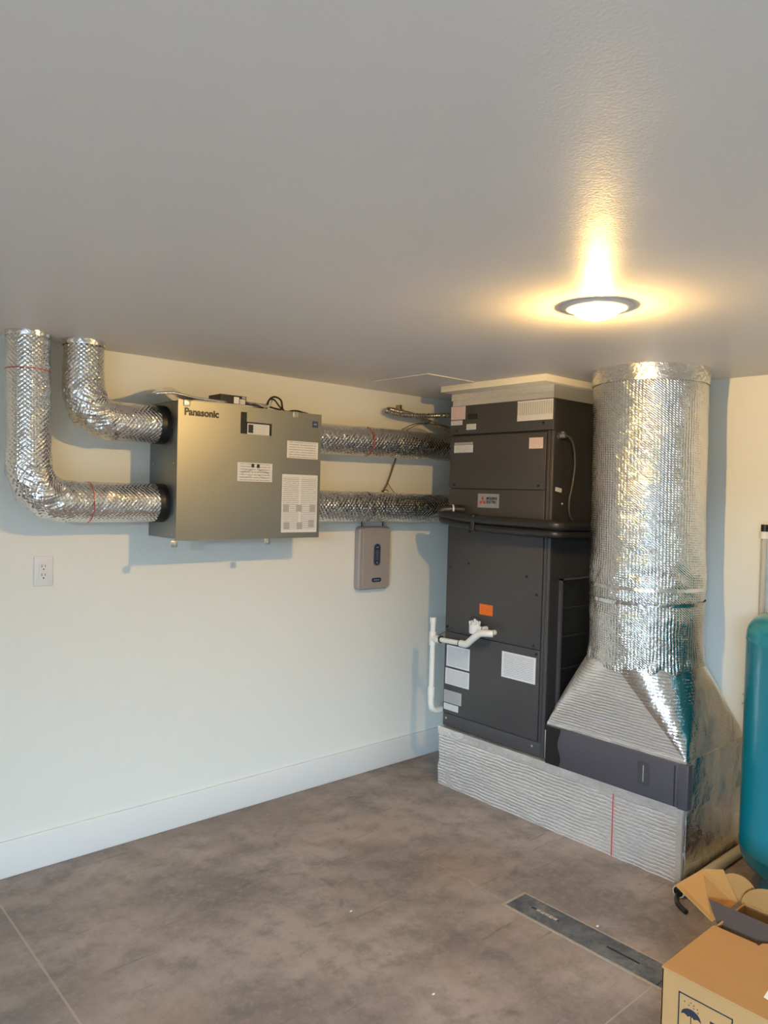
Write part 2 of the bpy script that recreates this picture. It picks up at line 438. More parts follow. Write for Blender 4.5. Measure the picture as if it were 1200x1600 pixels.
YP = 2.94
d1 = empty('insulated_duct', 'taller foil wrapped duct dropping from the ceiling to the lower left port', 'duct', (.868, YP, ZC))
p = arc_path([(.862, YP, ZC)], (1.010, 1.577), .14, PI, 1.5*PI, YP, [(1.365, YP, 1.437)])
tube('foil_sleeve', p, lambda s: .0745+.004*min(1, s/.6), M['foil_pipe'], d1, 72, wrinkle([(.46, .06, .0), (.58, .14, .011), (.99, .02, .004)]))
band_ring('red_marking_line', (.864, YP, 1.915), (0, 0, 1), .0772, .0035, M['redtape'], d1)
band_ring('red_marking_line', (1.085, YP, 1.437), (1, 0, 0), .0808, .0035, M['redtape'], d1)
d2 = empty('insulated_duct', 'shorter foil wrapped duct bending from the ceiling into the upper left port', 'duct', (1.065, YP, ZC))
p = arc_path([(1.063, YP, ZC)], (1.183, 1.876), .12, PI, 1.5*PI, YP, [(1.365, YP, 1.757)])
tube('foil_sleeve', p, lambda s: .0725+.004*min(1, s/.3), M['foil_pipe'], d2, 72, wrinkle([(.27, .12, .012)]))
lathe('foil_tape', [(.0765, 2.030), (.0775, 2.033), (.0775, 2.0505)], (1.063, YP), M['foil_tape'], d2)
lathe('foil_tape', [(.0765, 2.033), (.0775, 2.036), (.0775, 2.0505)], (.862, YP), M['foil_tape'], d1)

def straight(name, label, z0, z1, rz, bands):
    t = empty(name, label, 'duct', (2.11, YP, z0))
    m = 120; P = [Vector((2.112+(3.36-2.112)*i/m, YP, z0+(z1-z0)*i/m)) for i in range(m+1)]
    tube('foil_sleeve', P, rz, M['foil_coarse'], t, 72, wrinkle([(.4, .1, .003), (0, .05, .004)]))
    for x, mm, nm in bands: band_ring(nm, (x, YP, z0+(z1-z0)*(x-2.112)/1.25), (1, 0, 0), rz+.0022, .006 if mm == 'redtape' else .012, M[mm], t)
    return t
straight('insulated_duct', 'upper of the two foil ducts running between the steel box and dark cabinet', 1.757, 1.770, .0745, [(2.475, 'redtape', 'red_marking_line')])
straight('insulated_duct', 'lower foil duct between the steel box and dark cabinet, above the grey controller', 1.433, 1.424, .0765, [(2.495, 'foil_tape', 'foil_tape')])

# ------------------------------------------------------------------ ventilator box on the wall
hx0, hx1, hy, hz0, hz1 = 1.392, 2.100, 2.81, 1.292, 1.855
h = empty('ventilator_unit', 'galvanised steel ventilator box hung on the wall with printed labels', 'ventilator', (1.745, 3.06, hz0))
box('cabinet', (hx0, hy+.004, hz0+.004), (hx1, YA-.001, hz1-.004), M['galv'], h, .002)
bm = bmesh.new()   # front sheet with an L-shaped window cut in it
wx0, wx1, wx2, wz0, wz1, wz2 = 1.676, 1.706, 1.832, 1.739, 1.791, 1.831
f0, f1 = hy-.002, hy+.004
for a, b in (((hx0-.002, f0, hz0-.002), (wx0, f1, hz1)), ((wx2, f0, hz0-.002), (hx1+.002, f1, hz1)), ((wx0, f0, hz0-.002), (wx2, f1, wz0)),
             ((wx0, f0, wz2), (wx2, f1, hz1)), ((wx1, f0, wz1), (wx2, f1, wz2))): add_box(bm, a, b)
obj('front_panel', bm, M['galv'], h)
box('window_backing', (wx0-.003, hy+.0022, wz0-.003), (wx2+.003, hy+.0038, wz2+.003), M['blacksat'], h)
yf('terminal_card', 1.712, 1.785, 1.822, wz0, M['lb_small'], h, hy+.001, 'white printed card in the cut-out')
yf('black_chip', 1.716, 1.780, 1.740, wz0+.006, M['ink'], h, hy+.0003, 'black square')
text_mesh('maker_lettering', 'Panasonic', .0405, M['ink'], h, M_y(1.4165, hy-.0026, 1.7955), .0017, .97, label='black maker name lettering')
yf('diagram_label', 1.665, 1.617, 1.839, 1.537, M['lb_small'], h, hy-.003, 'white airflow diagram label')
dl = yf('label_chip', 1.733, 1.613, 1.747, 1.597, M['ink'], h, hy-.0036, 'black printed square')
yf('label_chip', 1.760, 1.612, 1.774, 1.596, M['ink'], h, hy-.0036, 'black printed square')
bm = bmesh.new()
for sx, x0 in ((1, 1.684), (-1, 1.822)):   # crossing arrow curves on the diagram
    for k in range(3):
        P = [Vector((x0+sx*u*.055, hy-.0036, 1.555+.024*(k/2)+(.026*u*(1-u)*(2 if k % 2 else -1)+.012*u))) for u in [i/8 for i in range(9)]]
        add_tube(bm, P, .0006, 4)
obj('diagram_lines', bm, M['ink'], h)
yf('rating_label', 1.914, 1.725, 2.085, 1.648, M['lb_small'], h, hy-.003, 'white rating label near the right edge')
yf('instruction_sheet', 1.892, 1.575, 2.087, 1.315, M['lb_manual'], h, hy-.003, 'tall white instruction sheet')
for x, z in ((1.900, 1.44), (2.045, 1.44), (1.905, 1.36), (1.975, 1.36), (1.970, 1.44), (2.040, 1.37)):
    fg = yf('sheet_figure', x, z, x+.032, z-.032, M['lb_grey'], h, hy-.0034)
yf('round_cornered_sticker', 2.050, 1.822, 2.083, 1.793, M['blue'], h, hy-.003, 'small blue sticker with pale letters')
yf('sticker_print', 2.059, 1.811, 2.074, 1.805, M['silver'], h, hy-.0036)
for x, z, up_ in ((1.383, 1.276, 0), (1.820, 1.276, 0), (1.427, 1.842, 1), (1.954, 1.842, 1)):
    b = box('hanger_bracket', (x-.014, hy-.006, z-.012), (x+.014, hy-.003, z+.014), M['steel'], h, .001)
    cyl('bracket_screw', (x+.001, hy-.0095, z), (x+.001, hy-.006, z), .0055, M['steel'], b, n=12)
for z in (1.757, 1.437):
    cyl('port_collar', (1.352, YP, z), (hx0+.003, YP, z), .0795, M['black'], h, n=48, label='black rubber port collar')
    cyl('port_collar', (hx1-.003, YP, z), (hx1+.016, YP, z), .0700, M['black'], h, n=48, label='black rubber port collar')
for x, y, z in ((hx0, 2.84, 1.312), (hx0, 3.03, 1.312), (hx0, 3.03, 1.60), (hx0, 2.84, 1.60), (hx0, 3.03, 1.80)): cyl('rivet', (x-.002, y, z), (x+.001, y, z), .0035, M['steel'], h, n=10)

# things lying on top of the ventilator
def sheet_stack(name, label, pts, z, m, curl, parent=None, th=.008, cat='paper'):
    bm = bmesh.new(); A, B, C_, D = [Vector((*p, 0)) for p in pts]; n1, n2 = 18, 10; g = []
    for i in range(n1+1):
        row = []
        for j in range(n2+1):
            u, v = i/n1, j/n2
            q = (A*(1-u)+B*u)*(1-v)+(D*(1-u)+C_*u)*v
            zz = z + curl(u, v) + .0015*noise.noise(Vector((u*5, v*4, z*9)))
            row.append(bm.verts.new((q.x, q.y, zz)))
        g.append(row)
    fs = [bm.faces.new((g[i][j], g[i+1][j], g[i+1][j+1], g[i][j+1])) for i in range(n1) for j in range(n2)]
    r = bmesh.ops.extrude_face_region(bm, geom=fs)
    for v in r['geom']:
        if isinstance(v, bmesh.types.BMVert): v.co.z += th
    return tag(obj(name, bm, m, None, True), label, cat)
sheet_stack('foil_bag', 'crumpled silver foil packet lying on the left end of the steel box top', [(1.30, 2.815), (1.62, 2.825), (1.64, 2.97), (1.36, 3.04)], 1.858,
            M['foil_tape'], lambda u, v: .006+.040*math.exp(-((u-.26)/.20)**2)*min(1, .25+v*1.4)+.010*v*(1-u)-.002*u, th=.009, cat='packet')
sheet_stack('instruction_booklet', 'pale folded booklet lying across the steel box, under the black carton', [(1.46, 2.822), (1.74, 2.818), (1.75, 2.95), (1.50, 2.98)], 1.8555,
            M['paper'], lambda u, v: .020*(1-u)*v, th=.006, cat='booklet')
sheet_stack('loose_leaflet', 'creased white leaflet right of the black carton on the steel box', [(1.735, 2.822), (1.85, 2.835), (1.85, 2.93), (1.74, 2.95)], 1.862,
            M['paper'], lambda u, v: .008*math.sin(u*7+v*2)+.012*v+.008, th=.0015, cat='leaflet')
c = empty('small_carton', 'small black carton with white labels on top of the steel box', 'carton', (1.66, 2.88, 1.868))
bm = bmesh.new(); add_box(bm, (1.590, 2.832, 1.8625), (1.716, 2.93, 1.8995), .001)
cb = obj('carton_body', bm, M['blacksat'], c)
yf('shipping_label', 1.655, 1.893, 1.680, 1.865, M['white'], c, 2.831, 'blank white label')
yf('barcode_label', 1.684, 1.886, 1.710, 1.865, M['lb_dense'], c, 2.831, 'white label with printed lines')
yf('printed_mark', 1.695, 1.897, 1.711, 1.889, M['silver'], c, 2.831, 'small pale print')
c = empty('looped_cord', 'looped black cord standing up on the steel box', 'cord', (1.88, 2.87, 1.86))
tube('cord_loop', catmull([(1.765, 2.87, 1.862), (1.80, 2.86, 1.864), (1.835, 2.86, 1.872), (1.852, 2.86, 1.905), (1.880, 2.86, 1.918), (1.912, 2.86, 1.905), (1.925, 2.86, 1.864), (1.97, 2.87, 1.860)]), .0042, M['black'], c, 8)
tube('cord_loop', catmull([(1.845, 2.875, 1.862), (1.850, 2.875, 1.888), (1.862, 2.875, 1.905), (1.885, 2.875, 1.907), (1.905, 2.87, 1.885), (1.915, 2.86, 1.866), (1.87, 2.85, 1.866), (1.84, 2.85, 1.872)]), .0040, M['black'], c, 8)
tube('cord_tail', catmull([(1.96, 2.86, 1.862), (1.99, 2.85, 1.866), (2.03, 2.85, 1.861), (2.06, 2.86, 1.860)]), .0042, M['black'], c, 8)
tube('pale_wire', catmull([(1.74, 2.85, 1.861), (1.79, 2.85, 1.866), (1.84, 2.85, 1.868), (1.852, 2.85, 1.888), (1.866, 2.86, 1.90)]), .0028, M['silver'], c, 8, label='pale grey wire')

# ------------------------------------------------------------------ outlet and controller on the back wall
o_ = empty('wall_outlet', 'white double power outlet on the wall below the left duct', 'outlet', (.966, YA, 1.164))
box('cover_plate', (.931, YA-.006, 1.106), (1.001, YA-.0005, 1.222), M['white'], o_, .002)
bm = bmesh.new(); add_box(bm, (.949, YA-.0075, 1.130), (.983, YA-.006, 1.198), .0015); ins = obj('socket_insert', bm, M['white'], o_)
for z in (1.181, 1.147):
    bm = bmesh.new()
    add_box(bm, (.9585, YA-.0082, z-.002), (.9605, YA-.0072, z+.009)); add_box(bm, (.971, YA-.0082, z-.001), (.973, YA-.0072, z+.008)); add_cyl(bm, (.966, YA-.0082, z-.009), (.966, YA-.0072, z-.009), .0028, n=10)
    obj('socket_slots', bm, M['ink'], ins)

def rrect(bm, x0, x1, z0, z1, r, y0, y1, n=6, axis='y'):
    pts = []
    for cx, cz, a in ((x1-r, z1-r, 0), (x0+r, z1-r, PI/2), (x0+r, z0+r, PI), (x1-r, z0+r, 1.5*PI)):
        pts += [(cx+r*math.cos(a+PI/2*i/n), cz+r*math.sin(a+PI/2*i/n)) for i in range(n+1)]
    mk = (lambda u, w_, d: (u, d, w_)) if axis == 'y' else (lambda u, w_, d: (d, u, w_))
    A = [bm.verts.new(mk(u, v, y0)) for u, v in pts]; B = [bm.verts.new(mk(u, v, y1)) for u, v in pts]
    bm.faces.new(A); bm.faces.new(B[::-1])
    for i in range(len(pts)): bm.faces.new((A[i], B[i], B[(i+1) % len(pts)], A[(i+1) % len(pts)]))
    return A
k_ = empty('wall_controller', 'taupe plastic control unit with navy display on the wall under the ducts', 'controller', (2.635, YA, .99))
bm = bmesh.new(); rrect(bm, 2.528, 2.742, .990, 1.325, .022, YA-.042, YA-.001)
o = obj('case', bm, M['taupe'], k_); md = o.modifiers.new('b', 'BEVEL'); md.width = .008; md.segments = 3; md.limit_method = 'ANGLE'
bm = bmesh.new(); rrect(bm, 2.546, 2.738, .996, 1.320, .016, YA-.050, YA-.0415); o = obj('front_cover', bm, M['taupe'], k_); md = o.modifiers.new('b', 'BEVEL'); md.width = .004; md.segments = 2
bm = bmesh.new(); rrect(bm, 2.617, 2.672, 1.113, 1.238, .027, YA-.0515, YA-.0495); rim = obj('display_rim', bm, M['silver'], k_)
bm = bmesh.new(); rrect(bm, 2.624, 2.665, 1.119, 1.232, .020, YA-.0530, YA-.0512); dsp = obj('display', bm, M['navy'], k_)
bm = bmesh.new()
for i in range(6): add_box(bm, (2.634, YA-.0538, 1.150+i*.009), (2.655, YA-.0528, 1.1525+i*.009))
add_box(bm, (2.636, YA-.0538, 1.212), (2.653, YA-.0528, 1.218)); add_cyl(bm, (2.6445, YA-.0538, 1.133), (2.6445, YA-.0528, 1.133), .005, n=12)
obj('display_marks', bm, M['silver'], dsp)
bm = bmesh.new(); rrect(bm, 2.612, 2.677, 1.030, 1.052, .010, YA-.0530, YA-.0495); bdg = obj('badge', bm, M['navy'], k_)
bm = bmesh.new(); add_box(bm, (2.624, YA-.0536, 1.038), (2.665, YA-.0528, 1.044)); obj('badge_print', bm, M['silver'], bdg)
for nm, x, x2, rr_, mm in (('black_wire', 2.560, 2.558, .0035, 'black'), ('black_wire', 2.707, 2.706, .0035, 'black'), ('pale_wire', 2.569, 2.569, .003, 'silver'), ('pale_wire', 2.728, 2.729, .003, 'silver')):
    tube(nm, [(x, YA-.02, 1.320), (x2, YA-.02, 1.350)], rr_, M[mm], k_, 8)

# wires and conduit by the ducts
wr = empty('wire_bundle', 'thin brown wires hanging between the two straight foil ducts', 'wire', (2.73, 3.0, 1.50))
tube('wire', catmull([(2.79, 3.03, 1.76), (2.775, 3.035, 1.68), (2.735, 3.045, 1.56), (2.70, 3.03, 1.525), (2.66, 3.00, 1.505)]), .0045, M['brownwire'], wr, 8)
tube('wire', catmull([(2.735, 3.045, 1.56), (2.76, 3.045, 1.53), (2.785, 3.035, 1.50)]), .002, M['brownwire'], wr, 6)
tube('wire', catmull([(2.66, 3.01, 1.512), (2.685, 3.0, 1.520), (2.70, 3.0, 1.512)]), .003, M['brownwire'], wr, 6)
wr = empty('thermostat_wire', 'thin dark paired wires arching over the upper duct into the cabinet', 'wire', (2.9, 2.9, 1.84))
tube('wire', catmull([(2.74, 2.95, 1.842), (2.80, 2.93, 1.872), (2.87, 2.90, 1.884), (2.93, 2.82, 1.868), (2.96, 2.70, 1.838)]), .0022, M['black'], wr, 6)
tube('wire', catmull([(2.77, 2.95, 1.840), (2.82, 2.93, 1.868), (2.87, 2.90, 1.878), (2.93, 2.82, 1.862), (2.96, 2.70, 1.832)]), .0022, M['brownwire'], wr, 6)
cyl('cable_tie', (2.863, 2.90, 1.881), (2.871, 2.897, 1.881), .006, M['black'], wr, n=8)
fx = empty('flexible_conduit', 'ribbed metal flexible conduit looping at the wall near the ceiling', 'conduit', (2.75, 3.0, 1.93))
P = catmull([(2.95, 2.70, 1.925), (2.87, 2.86, 1.922), (2.80, 2.93, 1.922), (2.72, 2.97, 1.925), (2.68, 3.00, 1.938), (2.72, 3.03, 1.950), (2.80, 3.035, 1.948), (2.90, 3.02, 1.935), (2.98, 2.97, 1.90), (3.05, 2.88, 1.86), (3.07, 2.72, 1.82)], 40)
tube('conduit', P, lambda s: .0125+.0028*math.sin(s*2*PI/.012), M['flex'], fx, 14)
box('conduit_strap', (2.795, YA-.035, 1.95), (2.812, YA-.001, 1.985), M['flex'], fx, .002)

# ------------------------------------------------------------------ foil wrapped base plenum
def foil_box_obj(name, lo_, hi_, m, parent, step=.02, amp=.003, label=None, skip=()):
    bm = bmesh.new(); uv = bm.loops.layers.uv.verify(); cache = {}
    x0, y0, z0 = lo_; x1, y1, z1 = hi_
    nx, ny, nz_ = [max(2, int((b-a)/step)) for a, b in zip(lo_, hi_)]
    def V(i, j, k):
        if (i, j, k) not in cache:
            q = Vector((x0+(x1-x0)*i/nx, y0+(y1-y0)*j/ny, z0+(z1-z0)*k/nz_))
            c0 = Vector(((x0+x1)/2, (y0+y1)/2, (z0+z1)/2)); d = Vector((0, 0, 0))
            if i in (0, nx): d.x = 1 if i else -1
            if j in (0, ny): d.y = 1 if j else -1
            if k == nz_: d.z = .3
            q2 = q + d*amp*(noise.noise(q*13)+.5*noise.noise(q*37)) - d*amp*.5
            if k == 0: q2.z = z0
            cache[(i, j, k)] = bm.verts.new(q2)
        return cache[(i, j, k)]
    def face(ix, uvs):
        f = bm.faces.new([V(*t) for t in ix])
        for l, c_ in zip(f.loops, uvs): l[uv].uv = c_
    for j in range(ny):
        for k in range(nz_):
            for i in (0, nx):
                ix = [(i, j, k), (i, j+1, k), (i, j+1, k+1), (i, j, k+1)]; face(ix, [(y0+(y1-y0)*t[1]/ny, z0+(z1-z0)*t[2]/nz_) for t in ix])
    for i in range(nx):
        for k in range(nz_):
            for j in (0, ny):
                ix = [(i, j, k), (i+1, j, k), (i+1, j, k+1), (i, j, k+1)]; face(ix, [(x0+(x1-x0)*t[0]/nx, z0+(z1-z0)*t[2]/nz_) for t in ix])
        for j in range(ny):
            for k in (0, nz_):
                ix = [(i, j, k), (i+1, j, k), (i+1, j+1, k), (i, j+1, k)]; face(ix, [(y0+(y1-y0)*t[1]/ny, x0+(x1-x0)*t[0]/nx) for t in ix])
    return smooth_by_angle(obj(name, bm, m, parent, label=label), 45)
pb = empty('base_plenum', 'long low foil wrapped box on the floor under the dark cabinet', 'duct box', (3.1, 2.05, 0))
foil_box_obj('foil_board', (2.838, 1.388, 0.0), (3.345, 2.712, .300), M['foil_box'], pb, .018, .005)
# taped top edge and a red stripe down the front
foil_box_obj('foil_tape', (2.8335, 1.384, .262), (2.842, 2.714, .3015), M['foil_pale'], pb, .012, .003)
xf('red_marking_line', 1.689, .268, 1.684, .006, M['redtape'], pb, 2.8325, thick=.001)
foil_box_obj('foil_tape', (2.8345, 1.3835, .004), (2.850, 1.410, .298), M['foil_pale'], pb, .01, .003)

foil_box_obj('side_sheet', (2.853, 1.376, .002), (3.347, 1.390, .296), M['foil_tape'], pb, .014, .004)

# ------------------------------------------------------------------ air handler cabinet
ux, uy0, uy1, uz0, uz1 = 2.856, 2.066, 2.706, .305, 1.957
a = empty('air_handler', 'tall charcoal air handling cabinet standing on the foil wrapped box', 'air handler', (3.1, 2.386, uz0))
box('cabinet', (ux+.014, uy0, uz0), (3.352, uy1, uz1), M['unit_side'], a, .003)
box('top_panel', (ux, uy0, 1.812), (ux+.016, uy1, uz1), M['unit'], a, .002)
box('upper_panel', (ux+.002, 2.104, 1.537), (ux+.016, uy1-.002, 1.802), M['unit'], a, .0015)
box('middle_panel', (ux+.002, 2.104, .797), (ux+.016, uy1-.002, 1.534), M['unit'], a, .0015)
box('lower_panel', (ux+.002, 2.104, .372), (ux+.016, uy1-.002, .794), M['unit'], a, .0015)
box('kick_panel', (ux+.004, 2.084, uz0), (ux+.016, uy1-.002, .369), M['unit'], a, .0015)
box('corner_post', (ux+.003, uy0-.001, uz0), (ux+.018, 2.082, 1.810), M['unit'], a, .003)
box('corner_post', (ux+.006, 2.086, .370), (ux+.016, 2.100, 1.810), M['unit'], a, .002)
for y, z in ((2.68, .345), (2.13, .345)): cyl('bright_screw', (ux+.001, y, z), (ux+.005, y, z), .006, M['steel'], a, n=12)
bm = bmesh.new()
for y, z in ((2.69, .82), (2.14, .812), (2.38, .84), (2.40, .83), (2.56, 1.345), (2.60, 1.345), (2.555, 1.32), (2.555, 1.16), (2.68, 1.13), (2.19, 1.13), (2.13, 1.05), (2.12, .775), (2.14, 1.555), (2.12, 1.845), (2.66, 1.83), (2.67, 1.555)):
    add_cyl(bm, (ux-.002, y, z), (ux+.004, y, z), .0062, n=12)
obj('black_screws', bm, M['blacksat'], a)['kind'] = 'stuff'
L = [('warning_label', 2.702, 1.955, 2.604, 1.888, 'lb_pink', 'white label with red warning print'), ('warning_label', 2.701, 1.884, 2.623, 1.860, 'lb_small', 'narrow white label'),
     ('serial_label', 2.594, 1.862, 2.530, 1.833, 'lb_small', 'small pale label'), ('wiring_table_label', 2.273, 1.953, 2.069, 1.859, 'lb_table', 'wide white label with a printed table')]
for nm, y0, z1, y1, z0, m, lb in L: xf(nm, y0, z1, y1, z0, M[m], a, ux-.0008, lb)
bm = bmesh.new(); rrect(bm, 2.524, 2.585, 1.884, 1.912, .006, ux-.002, ux+.001, axis='x'); obj('knockout_grommet', bm, M['blacksat'], a)
L = [('warning_label', 2.199, 1.779, 2.120, 1.728, 'lb_pink', 'pink label with red print'), ('notice_label', 2.676, 1.758, 2.548, 1.719, 'lb_small', 'white notice label'), ('notice_strip', 2.674, 1.771, 2.55, 1.760, 'lb_grey', 'grey printed strip'),
     ('caution_sticker', 2.473, .967, 2.389, .914, 'lb_orange', 'bright orange caution sticker'), ('instruction_label', 2.688, .727, 2.529, .617, 'lb_dense', 'white printed instruction label'),
     ('instruction_label', 2.693, .607, 2.528, .524, 'lb_dense', 'lower white instruction label'), ('rating_plate', 2.698, .492, 2.577, .428, 'lb_grey', 'grey rating plate'),
     ('approval_label', 2.697, .423, 2.597, .390, 'lb_small', 'small white approval label'), ('instruction_label', 2.323, .757, 2.122, .633, 'lb_dense', 'large white instruction label')]
for nm, y0, z1, y1, z0, m, lb in L: xf(nm, y0, z1, y1, z0, M[m], a, ux+.001, lb)
bd = xf('maker_badge', 2.505, 1.513, 2.370, 1.444, M['silver'], a, ux+.0005, 'silver badge with red three diamond mark', .002)
bm = bmesh.new(); s = .013; cy, cz = 2.474, 1.4785    # three diamonds
for k in range(3):
    an = PI/2+k*2*PI/3; d = Vector((math.cos(an), math.sin(an))); e = Vector((-d.y, d.x))
    q = [Vector((0, 0)), d*s+e*s*.58, d*s*2, d*s-e*s*.58]
    A = [bm.verts.new((ux-.0004, cy-v.x, cz-.002+v.y)) for v in q]; B = [bm.verts.new((ux+.0004, cy-v.x, cz-.002+v.y)) for v in q]
    bm.faces.new(A); bm.faces.new(B[::-1])
    for i in range(4): bm.faces.new((A[i], A[(i+1) % 4], B[(i+1) % 4], B[i]))
obj('diamond_emblem', bm, M['red'], bd, label='red three diamond emblem')
text_mesh('maker_lettering', 'MITSUBISHI', .0185, M['ink'], bd, M_x(ux-.0002, 2.449, 1.484), .0003, .72)
text_mesh('maker_lettering', 'ELECTRIC', .0185, M['ink'], bd, M_x(ux-.0002, 2.449, 1.466), .0003, .80)
# right side of the cabinet: recessed return opening with rails
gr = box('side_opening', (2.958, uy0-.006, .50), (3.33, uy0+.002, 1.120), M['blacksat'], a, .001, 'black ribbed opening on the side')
for z in (.55, .70, .85, .985): box('rail', (2.965, uy0-.010, z), (3.325, uy0-.005, z+.006), M['unit_side'], gr)
bm = bmesh.new(); add_box(bm, (2.940, uy0-.014, .49), (2.954, uy0, 1.128)); add_box(bm, (2.940, uy0-.014, 1.120), (3.34, uy0, 1.1285)); obj('opening_flange', bm, M['rack'], a)
quad('side_label', [(2.888, uy0-.0008, 1.552), (2.936, uy0-.0008, 1.545), (2.933, uy0-.0008, 1.526), (2.885, uy0-.0008, 1.533)], M['lb_small'], a, label='small cream label on the side')
cyl('white_screw', (2.942, uy0-.003, 1.475), (2.942, uy0, 1.475), .004, M['white'], a, n=10)
# foil collar above the cabinet
sp = empty('supply_plenum', 'foil taped collar between the dark cabinet and the ceiling', 'duct box', (3.1, 2.386, uz1))
foil_box_obj('foil_board', (2.860, 2.070, uz1+.001), (3.345, 2.700, 2.0195), M['foil_pale'], sp, .015, .004)
foil_box_obj('foil_tape', (2.854, 2.066, 1.985), (2.862, 2.704, 2.019), M['foil_pale'], sp, .012, .002)

# refrigerant lines across the front
rl = empty('refrigerant_line', 'upper black insulated pipe crossing the front of the dark cabinet', 'pipe', (2.8, 2.4, 1.40))
tube('insulation', catmull([(2.85, 2.590, 1.428), (2.80, 2.625, 1.430), (2.765, 2.655, 1.425), (2.762, 2.655, 1.410), (2.775, 2.60, 1.396), (2.785, 2.45, 1.388), (2.79, 2.25, 1.384), (2.79, 2.08, 1.381), (2.81, 1.995, 1.378), (2.88, 1.985, 1.375), (3.10, 1.985, 1.372), (3.30, 1.985, 1.370)], 10), .0225, M['insul'], rl, 20, lambda p_, s: .0012*noise.noise(p_*40))
band_ring('white_collar', (2.802, 2.624, 1.430), Vector((-.8, .55, 0)).normalized(), .0245, .008, M['white'], rl, 'white plastic ring')
rl = empty('refrigerant_line', 'lower black insulated pipe crossing the front of the dark cabinet', 'pipe', (2.8, 2.4, 1.35))
tube('insulation', catmull([(2.845, 2.655, 1.375), (2.775, 2.665, 1.380), (2.765, 2.64, 1.374), (2.782, 2.55, 1.358), (2.788, 2.45, 1.350), (2.79, 2.25, 1.343), (2.79, 2.08, 1.340), (2.81, 1.999, 1.338), (2.88, 1.990, 1.336), (3.10, 1.990, 1.334), (3.30, 1.990, 1.332)], 10), .0170, M['insul'], rl, 20, lambda p_, s: .001*noise.noise(p_*40))
box('tape_strap', (2.764, 2.448, 1.330), (2.808, 2.476, 1.414), M['insul'], rl, .008)

# cable on the side of the cabinet
cb = empty('power_cable', 'grey cable hanging from a metal connector on the cabinet side', 'cable', (2.90, uy0, 1.786))
bm = bmesh.new(); add_cyl(bm, (2.900, uy0-.001, 1.786), (2.900, uy0-.010, 1.786), .017, n=6); add_cyl(bm, (2.900, uy0-.010, 1.786), (2.906, uy0-.034, 1.786), .013, n=16); add_box(bm, (2.892, uy0-.034, 1.796), (2.912, uy0-.018, 1.804))
obj('connector', bm, M['steel'], cb)
tube('cable', catmull([(2.906, 2.038, 1.786), (2.93, 2.028, 1.780), (2.965, 2.028, 1.74), (2.983, 2.030, 1.66), (2.972, 2.032, 1.57), (2.950, 2.032, 1.49), (2.955, 2.032, 1.43), (2.985, 2.034, 1.40)]), .0052, M['unit'], cb, 10)

# condensate piping
R_ = .0135
dp = empty('condensate_pipe', 'white plastic drain pipe with a riser and elbow left of the dark cabinet', 'drain pipe', (2.80, 2.735, .36))
PX, PY = 2.802, 2.738
cyl('riser', (PX, PY, .70), (PX, PY, .86), R_, M['pvc'], dp); cyl('riser_cap', (PX, PY, .838), (PX, PY, .866), R_+.004, M['pvc'], dp)
cyl('drop_pipe', (PX, PY, .50), (PX, PY, .70), R_, M['pvc'], dp); cyl('coupling', (PX, PY, .458), (PX, PY, .505), R_+.0045, M['pvc'], dp)
tube('bottom_bend', catmull([(PX, PY, .46), (PX, PY, .42), (PX+.012, PY, .388), (PX+.045, PY, .372), (PX+.10, PY, .372)]), R_+.002, M['pvc'], dp, 20)
bm = bmesh.new(); add_cyl(bm, (PX, PY, .722), (PX, PY, .792), R_+.005); add_cyl(bm, (PX, PY, .758), (PX, PY-.042, .758), R_+.005); smooth_by_angle(obj('tee_fitting', bm, M['pvc'], dp), 40)
cyl('cross_pipe', (PX, PY-.03, .758), (PX, 2.530, .764), R_-.001, M['pvc'], dp)
tube('elbow_fitting', catmull([(PX, 2.545, .763), (PX, 2.505, .765), (PX-.002, 2.478, .785), (PX-.002, 2.445, .812), (PX, 2.415, .832), (PX+.005, 2.375, .838), (PX+.02, 2.352, .838)], 10), R_+.004, M['pvc'], dp, 22)
cyl('outlet_stub', (2.812, 2.372, .838), (2.857, 2.372, .838), R_, M['pvc'], dp)
for y, z in ((2.682, .7605), (2.548, .763)): cyl('joint_ring', (PX, y, z), (PX, y-.004, z), R_+.0055, M['black'], dp, label='dark glue ring')
tube('thin_wire', catmull([(PX+.002, 2.690, .745), (PX-.016, 2.685, .775), (PX, 2.66, .80), (2.85, 2.645, .82)]), .0015, M['black'], dp, 6)
fs = empty('float_switch', 'white float switch cup mounted on the cabinet front above the drain pipe', 'switch', (2.83, 2.47, .84))
lathe('cup', [(.0001, .822), (.026, .822), (.028, .826), (.028, .866), (.024, .868), (.0001, .868)], (2.826, 2.474), M['white'], fs, 28)
bm = bmesh.new()
for k in range(6):
    an = k*PI/3+.3; add_cyl(bm, (2.826+.022*math.cos(an), 2.474+.022*math.sin(an), .864), (2.826+.024*math.cos(an), 2.474+.024*math.sin(an), .882), .006, n=8)
add_cyl(bm, (2.826, 2.474, .866), (2.826, 2.474, .892), .006, n=10); obj('prongs', bm, M['white'], fs)
bm = bmesh.new(); add_cyl(bm, (2.826, 2.45, .848), (2.826, 2.420, .848), .014, n=16); add_cyl(bm, (2.826, 2.424, .850), (2.856, 2.424, .850), .012, n=16); obj('side_branch', bm, M['white'], fs)
tube('wire_loop', catmull([(2.84, 2.50, .868), (2.82, 2.495, .895), (2.82, 2.465, .905), (2.82, 2.432, .893), (2.815, 2.418, .860), (2.81, 2.43, .83)]), .0018, M['black'], fs, 6)

